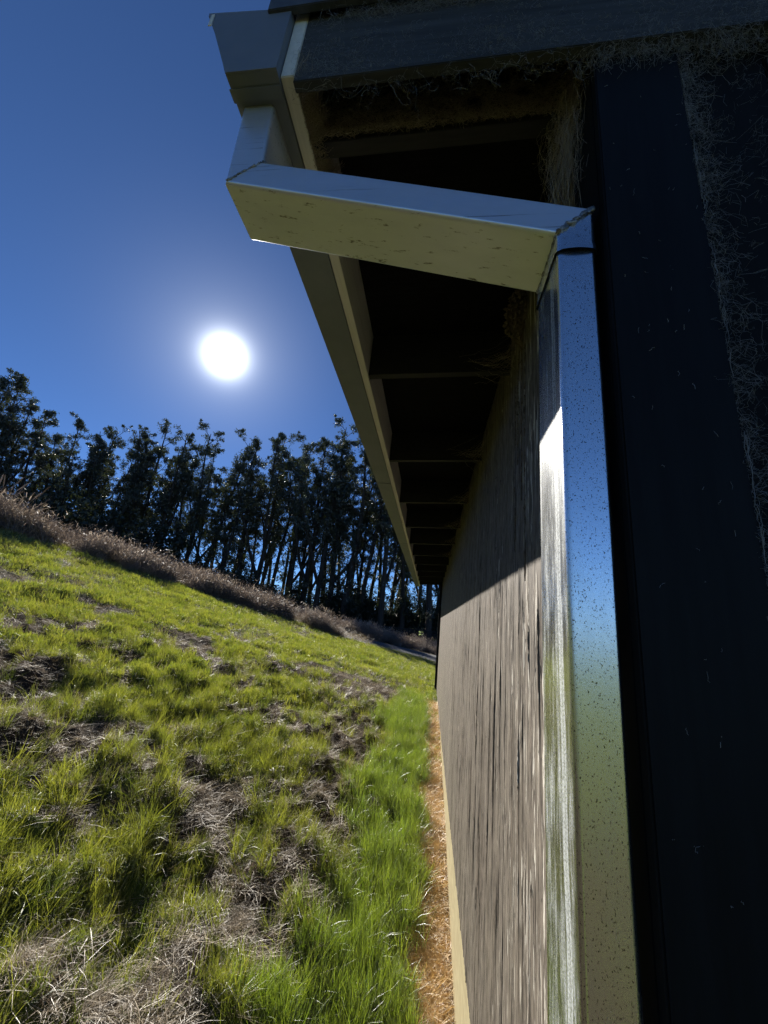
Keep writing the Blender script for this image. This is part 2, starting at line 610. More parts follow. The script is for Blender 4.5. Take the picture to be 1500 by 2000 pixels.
# narrow asphalt road behind the crest
azs = np.radians(np.linspace(-23, 24, 40))
V = []
for az in azs:
    rc = np.interp(az, AZK, RCK)
    for k in np.linspace(0.5, 3.6, 6):
        x, y = (rc + k) * math.sin(az), (rc + k) * math.cos(az)
        V.append((x, y, float(ground_z(x, y)) + 0.03))
V = np.array(V)
ii = np.arange(len(V)).reshape(len(azs), 6)
F = np.stack([ii[:-1, :-1], ii[1:, :-1], ii[1:, 1:], ii[:-1, 1:]], -1).reshape(-1, 4)
tag(obj('road', mesh_np('road', V, F), M_ASPH), kind='structure')

# ------------------------------------------------------------------ building
WX = 0.36                                            # outer face of the long wall
Y0, Y1 = 0.72, 13.65
SL = 0.05
slope = lambda x: SL * (x + 0.45)
shed = empty('wooden_shed', (WX, Y0, -2.9))
tag(shed, 'dark stained wooden shed with deep eave and sunlit weathered side wall', 'shed')

# long wall: weathered plywood panels, near ones with real raised grain
edges = [Y0] + [Y0 + 1.22 * k for k in range(1, 11)] + [Y1]
g_r = np.random.default_rng(11)
for k in range(len(edges) - 1):
    a0, a1 = edges[k] + 0.0015, edges[k + 1] - 0.0015
    ncol = [420, 420, 300, 160, 80, 40, 30, 20, 20, 10, 10][min(k, 10)]
    nrow = [150, 150, 120, 60, 40, 20, 12, 8, 8, 6, 6][min(k, 10)]
    ys = np.linspace(a0, a1, ncol)
    zs = np.linspace(-2.07, 1.62, nrow)
    YY, ZZ = np.meshgrid(ys, zs, indexing='ij')
    h = (fbm(YY * 170, ZZ * 11.0, 3, 3 + k) - 0.5) * 0.0034 + (fbm(YY * 40, ZZ * 3.0, 2, 8) - 0.5) * 0.0028
    # raised splinters
    sp_ = np.clip(fbm(YY * 230, ZZ * 1.3, 2, 50 + k) - 0.70, 0, 1) * 0.03
    XX = WX - h - sp_
    XX[0, :] += 0.006; XX[-1, :] += 0.006
    ii = np.arange(ncol * nrow).reshape(ncol, nrow)
    F = np.stack([ii[:-1, :-1], ii[:-1, 1:], ii[1:, 1:], ii[1:, :-1]], -1).reshape(-1, 4)
    V = np.stack([XX, YY, ZZ], -1).reshape(-1, 3)
    # back face so that the panel is solid
    nb = len(V)
    bk = np.array([(WX + 0.016, a0, -2.07), (WX + 0.016, a1, -2.07), (WX + 0.016, a1, 1.62), (WX + 0.016, a0, 1.62)])
    fr = [ii[0, 0], ii[-1, 0], ii[-1, -1], ii[0, -1]]
    F2 = np.array([(nb, nb + 1, nb + 2, nb + 3), (fr[0], fr[1], nb + 1, nb), (fr[2], fr[3], nb + 3, nb + 2)])
    obj('siding_panel', mesh_np('siding_panel', np.vstack([V, bk]), np.vstack([F, F2])), M_SIDING, shed)

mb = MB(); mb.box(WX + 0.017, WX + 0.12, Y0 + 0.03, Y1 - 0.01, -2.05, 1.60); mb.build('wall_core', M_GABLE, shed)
mb = MB(); mb.box(WX + 0.004, WX + 0.14, Y0 + 0.01, Y1, -3.6, -2.071); mb.build('foundation', M_FOUND, shed)
# gable wall: vertical boards
xb = 0.4975
kk = 0
while xb < 6.2:
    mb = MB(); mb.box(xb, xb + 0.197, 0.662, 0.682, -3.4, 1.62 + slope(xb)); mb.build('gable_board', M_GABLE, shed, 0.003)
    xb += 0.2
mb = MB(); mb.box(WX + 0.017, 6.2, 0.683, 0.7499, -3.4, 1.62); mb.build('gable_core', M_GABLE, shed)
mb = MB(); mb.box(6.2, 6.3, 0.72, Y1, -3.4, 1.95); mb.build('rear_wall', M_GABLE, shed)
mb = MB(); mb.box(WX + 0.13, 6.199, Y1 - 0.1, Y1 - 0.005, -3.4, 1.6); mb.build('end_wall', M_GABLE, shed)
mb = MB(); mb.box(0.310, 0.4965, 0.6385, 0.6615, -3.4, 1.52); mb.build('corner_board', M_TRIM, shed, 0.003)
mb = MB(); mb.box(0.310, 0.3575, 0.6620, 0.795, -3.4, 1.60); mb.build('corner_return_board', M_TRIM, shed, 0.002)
mb = MB(); mb.box(0.285, 0.358, Y1 - 0.10, Y1 + 0.02, -2.3, 1.58); mb.build('far_corner_post', M_TRIM, shed, 0.003)
# eave: fascia, rafters, deck, roofing
YE0, YE1 = 0.61, 14.75
mb = MB(); mb.box(-0.484, -0.446, YE0, YE1, 1.353, 1.635); mb.build('fascia', M_FASCIA, shed, 0.002)
ry = [0.765] + [1.89 + 1.215 * k for k in range(11)]
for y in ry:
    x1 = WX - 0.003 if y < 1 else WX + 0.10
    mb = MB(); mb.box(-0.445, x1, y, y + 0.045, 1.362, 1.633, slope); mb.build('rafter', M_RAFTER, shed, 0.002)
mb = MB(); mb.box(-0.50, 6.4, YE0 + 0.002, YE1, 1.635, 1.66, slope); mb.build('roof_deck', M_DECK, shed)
mb = MB(); mb.box(-0.56, 6.45, 0.585, YE1 + 0.02, 1.663, 1.69, slope); mb.build('metal_roofing', M_ROOF, shed)
mb = MB(); mb.box(-0.4455, 6.4, 0.611, 0.636, 1.330, 1.633, slope); mb.build('barge_board', M_BARGE, shed, 0.002)
mb = MB(); mb.box(-0.552, 6.45, 0.580, 0.597, 1.590, 1.80, slope); mb.build('rake_flashing', M_ROOF, shed, 0.002)
mb = MB(); mb.box(0.10, 6.3, 0.637, 0.661, 1.55, 1.62); mb.build('rake_blocking', M_DECK, shed)

# ------------------------------------------------------------------ gutter
gut = empty('eave_gutter', (-0.56, 0.591, 1.345))
tag(gut, 'brown metal box gutter running along the eave edge', 'gutter')
prof_o = [(-0.4855, 1.60), (-0.4855, 1.345), (-0.628, 1.345), (-0.643, 1.385), (-0.665, 1.44), (-0.701, 1.53), (-0.730, 1.60), (-0.740, 1.624)]
t = 0.0022
prof_i = [(x + (t if x < -0.49 else -t), z + (t if 1.34 < z < 1.35 else 0)) for x, z in prof_o][::-1]
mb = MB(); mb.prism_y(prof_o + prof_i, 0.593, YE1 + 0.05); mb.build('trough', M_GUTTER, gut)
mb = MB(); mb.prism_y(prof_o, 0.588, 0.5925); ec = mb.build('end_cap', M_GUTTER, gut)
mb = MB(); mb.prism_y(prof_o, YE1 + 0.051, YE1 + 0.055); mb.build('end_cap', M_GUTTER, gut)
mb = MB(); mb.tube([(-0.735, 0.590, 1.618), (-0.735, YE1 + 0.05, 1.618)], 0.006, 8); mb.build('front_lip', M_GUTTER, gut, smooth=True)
mb = MB(); mb.box(-0.727, -0.717, 0.5855, 0.5879, 1.56, 1.61); mb.build('hem_tab', M_FASCIA, ec)
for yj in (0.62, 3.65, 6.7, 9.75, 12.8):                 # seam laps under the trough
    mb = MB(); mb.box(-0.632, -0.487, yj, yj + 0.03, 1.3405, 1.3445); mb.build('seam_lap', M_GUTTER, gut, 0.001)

# ------------------------------------------------------------------ downspout
dsp = empty('downspout', (0.2575, 0.74, -2.9))
tag(dsp, 'shiny galvanised rectangular downspout bracketing back to the wall corner', 'downspout')
YF, YB = 0.66, 0.82


def ring(A, B, rad, y0=YF, y1=YB, grow=0.0, bow=0.0):
    """rounded rectangle: u from A to B in the xz plane, y from y0 to y1"""
    A = np.array(A, float); B = np.array(B, float)
    W = np.linalg.norm(B - A); e = (B - A) / W
    H = y1 - y0
    pts = []
    sup = 0.0015
    n = 6
    def arc(cu, cv, a0):
        r = []
        for k in range(n + 1):
            a = a0 + math.pi / 2 * k / n
            r.append((cu + rad * math.cos(a), cv + rad * math.sin(a)))
        return r
    loop = []
    for cu, cv, a0 in ((W - rad, rad, -math.pi / 2), (W - rad, H - rad, 0), (rad, H - rad, math.pi / 2), (rad, rad, math.pi)):
        arcp = arc(cu, cv, a0)
        # support points just before and after each corner
        d0 = np.array([math.sin(-a0) * 0 + -math.sin(a0) * -1, 0])
        t0 = np.array([-math.sin(a0), math.cos(a0)]); t1 = np.array([-math.sin(a0 + math.pi / 2), math.cos(a0 + math.pi / 2)])
        p0 = np.array(arcp[0]) - t0 * sup
        p1 = np.array(arcp[-1]) + t1 * sup
        loop += [tuple(p0)] + arcp + [tuple(p1)]
    # extra points along the front side for a bow
    full = []
    for i, q in enumerate(loop):
        full.append(q)
        nx_ = loop[(i + 1) % len(loop)]
        if abs(q[1]) < 1e-6 and abs(nx_[1]) < 1e-6 and abs(nx_[0] - q[0]) > 0.02:
            for s in np.linspace(0, 1, 9)[1:-1]:
                full.append((q[0] + (nx_[0] - q[0]) * s, 0.0))
    res = []
    for u, v in full:
        b = 0
        if v < 1e-6:
            b = bow * math.sin(math.pi * min(max(u / W, 0), 1))
        uu = u + (u / W - 0.5) * 2 * grow
        vv = v + (v / H - 0.5) * 2 * grow - b
        P = A + e * uu
        res.append((P[0], y0 + vv, P[1]))
    return res


def sweep(rings):
    mb = MB()
    n = len(rings[0])
    vs = [p for r in rings for p in r]
    fs = [(i * n + k, i * n + (k + 1) % n, (i + 1) * n + (k + 1) % n, (i + 1) * n + k) for i in range(len(rings) - 1) for k in range(n)]
    mb.add(vs, fs)
    return mb


RC = 0.010
A0, B0 = (-0.612, 1.3445), (-0.520, 1.3445)
A1, B1 = (-0.602, 1.052), (-0.509, 1.120)
A2, B2 = (0.218, 0.838), (0.297, 0.908)
A25, B25 = (0.218, 0.787), (0.297, 0.787)


def lerp2(a, b, t):
    return (a[0] + (b[0] - a[0]) * t, a[1] + (b[1] - a[1]) * t)


sweep([ring(A0, B0, RC), ring(lerp2(A0, A1, .5), lerp2(B0, B1, .5), RC), ring(A1, B1, RC)]).build('outlet_tube', M_GALV_TUBE, dsp, smooth=True)
sweep([ring(lerp2(A1, A2, t), lerp2(B1, B2, t), RC) for t in (0, .25, .5, .75, 1)]).build('offset_tube', M_GALV_TUBE, dsp, smooth=True)
sweep([ring(A2, B2, RC), ring((0.218, 0.815), (0.297, 0.815), RC, grow=0.001, bow=0.0015), ring(A25, B25, RC, grow=0.003, bow=0.0055)]).build('slip_collar', M_GALV, dsp, smooth=True)
zs = np.linspace(0.83, -2.9, 24)
sweep([ring((0.218, z), (0.297, z), RC, grow=-0.0008 + 0.0006 * math.sin(z * 5)) for z in zs]).build('downpipe', M_GALV, dsp, smooth=True)


def bead(name, pts, rad, seed):
    g = np.random.default_rng(seed)
    P = []
    pts = [np.array(p, float) for p in pts]
    for a, b in zip(pts[:-1], pts[1:]):
        for t in np.linspace(0, 1, 26, endpoint=False):
            P.append(a + (b - a) * t + g.normal(0, rad * 0.35, 3))
    P.append(pts[-1])
    mb = MB(); mb.tube(P, list(rad * g.uniform(0.55, 1.35, len(P))), 6)
    mb.build(name, M_WELD, dsp, smooth=True)


bead('weld_bead', [(A2[0] + .004, YF - .001, A2[1] + .003), (B2[0] - .003, YF - .001, B2[1] - .003)], 0.0062, 1)
bead('weld_bead', [(A2[0] - .0005, YF + .006, A2[1] - .0005), (A2[0] - .0005, YB - .004, A2[1] - .0005)], 0.0022, 2)
bead('weld_bead', [(A1[0] + .004, YF - .0005, A1[1] + .003), (B1[0] - .003, YF - .0005, B1[1] - .003)], 0.0028, 3)
bead('weld_bead', [(B1[0], YF + .003, B1[1] + .001), (B1[0], YF + .02, B1[1] + .001)], 0.004, 4)

# ------------------------------------------------------------------ mud nest under the eave
nest = empty('mud_nest', (WX, 1.62, 1.33))
tag(nest, 'dark lumpy mud nest under the eave at the wall top', 'nest')
g = np.random.default_rng(5)
mb = MB()
for i in range(430):
    # pellets over a half bulb hanging on the wall
    a = g.uniform(0, math.pi); b = g.uniform(0, 2 * math.pi)
    d = Vector((-abs(math.sin(a) * math.cos(b)), math.sin(a) * math.sin(b), math.cos(a)))
    rr0 = 1 + g.normal(0, 0.05)
    taper = 1.0 if d.z > 0 else 1.0 + 0.9 * d.z
    c = Vector((WX + 0.004 + d.x * 0.085 * rr0 * taper, 1.62 + d.y * 0.115 * rr0 * taper, 1.49 + d.z * 0.165 * rr0))
    s = g.uniform(0.007, 0.013)
    vs = [c + Vector(v) * s * g.uniform(0.7, 1.3) for v in ((1, 0, 0), (-1, 0, 0), (0, 1, 0), (0, -1, 0), (0, 0, 1), (0, 0, -1))]
    mb.add(vs, [(0, 2, 4), (2, 1, 4), (1, 3, 4), (3, 0, 4), (2, 0, 5), (1, 2, 5), (3, 1, 5), (0, 3, 5)])
pl = mb.build('mud_pellets', M_MUD, nest)
pl['kind'] = 'stuff'
mb = MB()
vs = []; fs = []
for i in range(9):
    for j in range(16):
        a = math.pi * i / 8; b = 2 * math.pi * j / 16
        d = (-abs(math.sin(a) * math.cos(b)), math.sin(a) * math.sin(b), math.cos(a))
        tp = 1.0 if d[2] > 0 else 1 + 0.9 * d[2]
        vs.append((WX + 0.003 + d[0] * 0.08 * tp, 1.62 + d[1] * 0.108 * tp, 1.49 + d[2] * 0.16))
for i in range(8):
    for j in range(16):
        fs.append((i * 16 + j, i * 16 + (j + 1) % 16, (i + 1) * 16 + (j + 1) % 16, (i + 1) * 16 + j))
mb.add(vs, fs); mb.build('mud_bowl', M_MUD, nest, smooth=True)
mb = MB()
for (yy0, z0, z1) in ((1.62, 1.45, 0.55), (1.56, 1.30, 0.2), (1.70, 1.33, 0.75), (1.75, 1.2, 0.35)):
    P = []; rd = []
    for z in np.linspace(z0, z1, 60):
        P.append((WX - 0.002, yy0 + g.normal(0, 0.002), z)); rd.append(abs(g.normal(0.0022, 0.0016)) + 0.0004)
    mb.tube(P, rd, 5)
mb.build('mud_drip', M_MUD, nest)

# ------------------------------------------------------------------ cobwebs
def strands_fast(n, seed, fn, width, segs=6):
    g = np.random.default_rng(seed)
    A = np.zeros((n, 3)); B = np.zeros((n, 3)); S = np.zeros((n, 3)); Wg = np.zeros(n)
    for i in range(n):
        A[i], B[i], S[i], Wg[i] = fn(g)
    t = np.linspace(0, 1, segs + 1)[None, :, None]
    P = A[:, None] + (B - A)[:, None] * t + S[:, None] * (4 * t * (1 - t))
    wv = np.cumsum(g.normal(0, 1, (n, segs + 1, 3)) * Wg[:, None, None], 1)
    wv = wv - (wv[:, :1] + (wv[:, -1:] - wv[:, :1]) * t)
    P = P + wv
    w = (width * g.uniform(0.5, 1.4, n))[:, None, None]
    d = np.gradient(P, axis=1); d /= np.linalg.norm(d, axis=2, keepdims=True) + 1e-9
    u = np.cross(d, np.array([0.2, -1.0, 0.35])); u /= np.linalg.norm(u, axis=2, keepdims=True) + 1e-9
    v = np.cross(d, u)
    V = np.stack([P + u * w, P - u * w * 0.5 + v * w * 0.87, P - u * w * 0.5 - v * w * 0.87], 2)   # n, s+1, 3, 3
    base = (np.arange(n) * (segs + 1) * 3)[:, None, None] + (np.arange(segs) * 3)[None, :, None]
    k = np.arange(3)[None, None, :]; k2 = (np.arange(3) + 1)[None, None, :] % 3
    F = np.stack([base + k, base + k2, base + 3 + k2, base + 3 + k], -1).reshape(-1, 4)
    return V.reshape(-1, 3), F


def web(name, label, n, seed, fn, width, m, segs=6):
    V, F = strands_fast(n, seed, fn, width, segs)
    o = obj(name, mesh_np(name, V, F), m)
    tag(o, label, 'cobweb', kind='stuff')
    return o


def clump(g, lo, hi, centres, sd):
    """positions gathered around a few centres, so that webs come in knots"""
    if g.random() < 0.75:
        c = centres[g.integers(0, len(centres))]
        return float(np.clip(c + g.normal(0, sd), lo, hi))
    return g.uniform(lo, hi)


def w_barge_low(g):              # tangles hanging off the lower edge of the barge board
    x = clump(g, -0.4, 1.2, (0.33, 0.40, 0.47, 0.56, 0.62, 0.74, 0.80), 0.035)
    z = 1.332 + slope(x)
    a = (x, 0.608 + g.uniform(0, 0.03), z + g.normal(0, 0.006))
    b = (x + g.normal(0, 0.05), 0.625 + g.uniform(0, 0.035), z - abs(g.normal(0, 0.05)) + 0.03)
    return a, b, (0, 0, -abs(g.normal(0, 0.012))), 0.007


def w_barge_top(g):              # along the joint of the flashing and the barge board
    x = clump(g, -0.42, 1.2, (-0.25, -0.12, 0.0, 0.06, 0.2, 0.45), 0.05)
    z = 1.585 + slope(x)
    a = (x, 0.600 + g.uniform(0, 0.010), z + g.normal(0, 0.006))
    b = (x + g.normal(0, 0.035), 0.606, z - abs(g.normal(0, 0.022)))
    return a, b, (0, -abs(g.normal(0, 0.004)), -abs(g.normal(0, 0.008))), 0.006


def w_barge_face(g):             # dusty film over the barge face
    x = clump(g, -0.44, 1.2, (-0.38, -0.3, 0.05, 0.15, 0.5, 0.7), 0.08); f = abs(g.normal(0, 0.4))
    z = 1.335 + slope(x) + min(f, 1) * 0.22
    a = (x, 0.608, z)
    b = (x + g.normal(0, 0.010), 0.607, z + g.normal(0, 0.010))
    return a, b, (0, -0.001, 0), 0.004


def w_trim(g):                   # ragged web along the right edge of the corner board
    z = clump(g, -0.3, 1.34, (1.30, 1.22, 1.12, 0.98, 0.80, 0.66, 0.45, 0.30, 0.12), 0.04)
    a = (0.4975 + g.normal(0, 0.003), 0.637 + g.uniform(0, 0.02), z)
    ln = abs(g.normal(0, 0.05)) * (0.4 + 0.6 * (z > 0.2))
    b = (0.499 + ln, 0.656, z + g.normal(0, 0.035))
    return a, b, (0, -abs(g.normal(0, 0.005)), -abs(g.normal(0, 0.008))), 0.007


def w_edge(g):                   # fine silk line that follows the board edge
    z = g.uniform(-0.1, 1.3)
    a = (0.4972, 0.638, z); b = (0.4978 + abs(g.normal(0, .002)), 0.6375, z + g.uniform(0.02, 0.06))
    return a, b, (0, -0.0008, 0), 0.0012


def w_gable(g):                  # scattered scraps on the gable boards
    x = 0.50 + abs(g.normal(0, 0.2)); z = clump(g, -0.2, 1.32, (1.25, 1.05, 0.9, 0.62, 0.55, 0.3), 0.07)
    a = (x, 0.660, z)
    b = (x + g.normal(0, 0.022), 0.656, z + g.normal(0, 0.022))
    return a, b, (0, -0.003, 0), 0.008


def w_speck(g):                  # tiny scraps and dust on the corner board
    x = g.uniform(0.315, 0.49); z = g.uniform(-0.3, 1.35)
    a = (x, 0.6378, z); b = (x + g.normal(0, 0.004), 0.6375, z + g.normal(0, 0.008))
    return a, b, (0, -0.0004, 0), 0.0012


def w_corner(g):                 # funnel web at the junction of barge, corner board and wall
    a = (0.315 + g.normal(0, 0.02), 0.67 + g.uniform(0, 0.15), 1.46 + g.normal(0, 0.04))
    b = (0.305 - abs(g.normal(0, 0.03)), 0.70 + g.uniform(0, 0.2), 1.42 - abs(g.normal(0, 0.2)))
    return a, b, (-abs(g.normal(0, 0.008)), 0, -0.01), 0.013


HOLES = ((0.03, 1.47, 0.036), (-0.14, 1.46, 0.022), (0.17, 1.50, 0.03), (0.10, 1.57, 0.04), (-0.02, 1.58, 0.03), (-0.24, 1.55, 0.028))


def w_rafter(g):                 # matted brown web across the end rafter
    x = g.uniform(-0.44, 0.34); f = abs(g.normal(0, 0.45))
    z = 1.372 + slope(x) + min(f, 1) * 0.24
    for hx, hz, hr in HOLES:
        d = math.hypot(x - hx, z - hz)
        if d < hr:
            k = hr / max(d, 1e-3) * g.uniform(1.0, 1.15)
            x, z = hx + (x - hx) * k, hz + (z - hz) * k
    a = (x, 0.757 + g.normal(0, 0.003), z)
    b = (x + g.normal(0, 0.014), 0.754 + g.normal(0, 0.003), z + g.normal(0, 0.010))
    return a, b, (0, -abs(g.normal(0, 0.003)), -abs(g.normal(0, 0.003))), 0.005


def w_fascia(g):                 # shaggy fringe on the inside of the fascia
    y = g.uniform(0.63, 0.95)
    k = 0.4 + 0.6 * math.sin(y * 41) ** 2
    a = (-0.446 + g.uniform(-0.008, 0.012) * k, y, 1.351 + g.uniform(0, 0.03))
    b = (-0.44 + g.uniform(0, 0.06) * k, y + g.normal(0, 0.02), 1.355 + g.uniform(0, 0.11))
    return a, b, (0, 0, -0.004), 0.006


def w_eave(g):                   # webs in the corners of rafters and wall, down the eave
    y = 1.89 + 1.215 * g.integers(0, 6) + g.normal(0, 0.06)
    a = (WX - 0.004, y - abs(g.normal(0, 0.05)), 1.58 - abs(g.normal(0, 0.12)))
    b = (WX - abs(g.normal(0, 0.12)), y - 0.02, 1.40 + g.uniform(0, 0.05))
    return a, b, (0.01, 0, -0.015), 0.006


web('cobweb', 'tangled grey cobweb hanging below the barge board at the top right', 800, 1, w_barge_low, 0.00022, M_WEB, 10)
web('cobweb', 'thin grey cobweb along the joint above the barge board', 700, 2, w_barge_top, 0.00022, M_WEB, 8)
web('cobweb', 'dusty film of cobweb on the face of the barge board', 1800, 3, w_barge_face, 0.00016, M_WEB, 4)
web('cobweb', 'ragged cobweb down the right edge of the corner board', 480, 4, w_trim, 0.00018, M_WEB, 10)
web('cobweb', 'fine silk line following the right edge of the corner board', 60, 12, w_edge, 0.00045, M_WEB, 6)
web('cobweb', 'cobweb scraps scattered over the dark gable boards at right', 420, 5, w_gable, 0.00018, M_WEB, 8)
web('cobweb', 'specks of web dust on the dark corner board', 60, 13, w_speck, 0.00030, M_WEB, 4)
web('cobweb', 'brown funnel cobweb beside the top of the corner board', 420, 6, w_corner, 0.00024, M_WEBB, 8)
web('cobweb', 'matted brown cobweb with holes across the end rafter', 6500, 7, w_rafter, 0.00034, M_WEBB, 4)
web('cobweb', 'shaggy brown cobweb fringe inside the near end of the fascia', 2600, 8, w_fascia, 0.00038, M_WEBB, 5)
web('cobweb', 'faint cobwebs where the farther rafters meet the wall', 700, 9, w_eave, 0.0004, M_WEBB, 8)

# ------------------------------------------------------------------ ground cover (instanced clumps, stuff)
def blade_mesh(name, n, h0, h1, spread, width, lean, seed, segs=4, flat=0.0, droop=0.5, m=None):
    g = np.random.default_rng(seed)
    V = []; F = []
    for i in range(n):
        ang = g.uniform(0, 2 * math.pi); rad = spread * math.sqrt(g.random())
        b = np.array([rad * math.cos(ang), rad * math.sin(ang), -0.01])
        h = g.uniform(h0, h1)
        da = g.uniform(0, 2 * math.pi); dl = abs(g.normal(0, lean)) + flat
        dirh = np.array([math.cos(da), math.sin(da), 0])
        up = np.array([0, 0, 1.0])
        fa = g.uniform(0, math.pi)
        wd = np.array([math.cos(fa), math.sin(fa), 0])
        el = math.pi / 2 - dl
        p = b.copy(); st = h / segs
        base = len(V)
        for s in range(segs + 1):
            t = s / segs
            w = width * (1 - t) ** 0.7 * g.uniform(0.85, 1.0)
            if s == segs:
                V.append(p.copy())
            else:
                V.append(p - wd * w); V.append(p + wd * w)
            e = el - droop * t * dl * 2.2 - droop * 0.25 * t
            if flat > 0.9:
                e = max(e, -0.05) if p[2] < 0.03 else e
            p = p + (dirh * math.cos(e) + up * math.sin(e)) * st
            if flat > 0.5 and p[2] < 0.004:
                p[2] = 0.004 + g.uniform(0, 0.01)
        for s in range(segs - 1):
            F.append((base + 2 * s, base + 2 * s + 1, base + 2 * s + 3, base + 2 * s + 2))
        e = base + 2 * (segs - 1)
        F.append((e, e + 1, e + 2, e + 2))
    me = bpy.data.meshes.new(name)
    F = [tuple(dict.fromkeys(f)) for f in F]
    me.from_pydata([tuple(v) for v in V], [], F)
    me.materials.append(m)
    return me


def proto_coll(name, meshes):
    c = bpy.data.collections.new(name)
    for i, me in enumerate(meshes):
        o = bpy.data.objects.new(name + '_clump', me)
        c.objects.link(o)
    return c


def scatter_mesh(name, label, cat, coll, P, rot, scl, seed):
    """the same as one real mesh (near ground cover, faster to trace)"""
    g = np.random.default_rng(900 + seed)
    n = len(P)
    ch = np.sin(rot); cc = np.cos(rot)
    sx, sy, sz = ch.T; cx, cy, cz = cc.T
    M = np.empty((n, 3, 3))
    M[:, 0] = np.stack([cy * cz, sx * sy * cz - cx * sz, cx * sy * cz + sx * sz], 1)
    M[:, 1] = np.stack([cy * sz, sx * sy * sz + cx * cz, cx * sy * sz - sx * cz], 1)
    M[:, 2] = np.stack([-sy, sx * cy, cx * cy], 1)
    protos = [o.data for o in coll.objects]
    pick = g.integers(0, len(protos), n)
    VV, FF, RR = [], [], []
    base = 0
    for k, me in enumerate(protos):
        idx = np.nonzero(pick == k)[0]
        if not len(idx):
            continue
        me.calc_loop_triangles()
        v = np.empty(len(me.vertices) * 3, np.float32); me.vertices.foreach_get('co', v); v = v.reshape(-1, 3)
        f = np.empty(len(me.loop_triangles) * 3, np.int32); me.loop_triangles.foreach_get('vertices', f); f = f.reshape(-1, 3)
        W = np.einsum('nij,vj->nvi', M[idx], v) * scl[idx][:, None, :] + P[idx][:, None, :]
        VV.append(W.reshape(-1, 3))
        FF.append((f[None] + (base + np.arange(len(idx)) * len(v))[:, None, None]).reshape(-1, 3))
        RR.append(np.repeat(np.clip(g.normal(0.5, 0.27, len(idx)), 0, 1), len(v)))
        base += len(idx) * len(v)
    me = mesh_np(name, np.vstack(VV), np.vstack(FF))
    a = me.attributes.new('rnd', 'FLOAT', 'POINT'); a.data.foreach_set('value', np.concatenate(RR).astype(np.float32))
    o = obj(name, me, protos[0].materials[0])
    tag(o, label, cat, kind='stuff')
    return o


def scatter(name, label, cat, coll, P, rot, scl, seed):
    """one stuff object: points with clumps instanced on them"""
    if coll.name not in ('far_lawn', 'weeds'):
        return scatter_mesh(name, label, cat, coll, P, rot, scl, seed)
    n = len(P)
    me = bpy.data.meshes.new(name)
    me.vertices.add(n)
    me.vertices.foreach_set('co', np.asarray(P, np.float32).ravel())
    a = me.attributes.new('rot', 'FLOAT_VECTOR', 'POINT'); a.data.foreach_set('vector', np.asarray(rot, np.float32).ravel())
    a = me.attributes.new('scl', 'FLOAT_VECTOR', 'POINT'); a.data.foreach_set('vector', np.asarray(scl, np.float32).ravel())
    o = obj(name, me)
    tag(o, label, cat, kind='stuff')
    ng = bpy.data.node_groups.new(name, 'GeometryNodeTree')
    ng.interface.new_socket('Geometry', in_out='INPUT', socket_type='NodeSocketGeometry')
    ng.interface.new_socket('Geometry', in_out='OUTPUT', socket_type='NodeSocketGeometry')
    gi = ng.nodes.new('NodeGroupInput'); go = ng.nodes.new('NodeGroupOutput')
    ci = ng.nodes.new('GeometryNodeCollectionInfo')
    ci.inputs['Collection'].default_value = coll
    ci.inputs['Separate Children'].default_value = True
    ci.inputs['Reset Children'].default_value = True
    ip = ng.nodes.new('GeometryNodeInstanceOnPoints')
    ip.inputs['Pick Instance'].default_value = True
    rv = ng.nodes.new('FunctionNodeRandomValue'); rv.data_type = 'INT'
    rv.inputs['Min'].default_value = 0; rv.inputs['Max'].default_value = 50
    rv.inputs['Seed'].default_value = seed
    na = ng.nodes.new('GeometryNodeInputNamedAttribute'); na.data_type = 'FLOAT_VECTOR'; na.inputs[0].default_value = 'rot'
    nb = ng.nodes.new('GeometryNodeInputNamedAttribute'); nb.data_type = 'FLOAT_VECTOR'; nb.inputs[0].default_value = 'scl'
    er = ng.nodes.new('FunctionNodeEulerToRotation')
    ng.links.new(gi.outputs[0], ip.inputs['Points'])
    ng.links.new(ci.outputs[0], ip.inputs['Instance'])
    ng.links.new([s for s in rv.outputs if s.enabled][0], ip.inputs['Instance Index'])
    ng.links.new(na.outputs[0], er.inputs[0])
    ng.links.new(er.outputs[0], ip.inputs['Rotation'])
    ng.links.new(nb.outputs[0], ip.inputs['Scale'])
    ng.links.new(ip.outputs[0], go.inputs[0])
    md = o.modifiers.new('scatter', 'NODES')
    md.node_group = ng
    return o


def sample(n, rmin, rmax, azmin, azmax, seed, power=1.0):
    """random ground points, evenly thinning with distance"""
    g = np.random.default_rng(seed)
    r = rmin * (rmax / rmin) ** (g.random(n) ** power)
    az = np.radians(g.uniform(azmin, azmax, n))
    return r * np.sin(az), r * np.cos(az), g


def place(x, y, g, lo, hi, tilt=0.15):
    n = len(x)
    z = ground_z(x, y)
    rot = np.stack([g.normal(0, tilt, n), g.normal(0, tilt, n), g.uniform(0, 6.283, n)], 1)
    s = g.uniform(lo, hi, n)
    return np.stack([x, y, z], 1), rot, np.stack([s, s, s], 1)


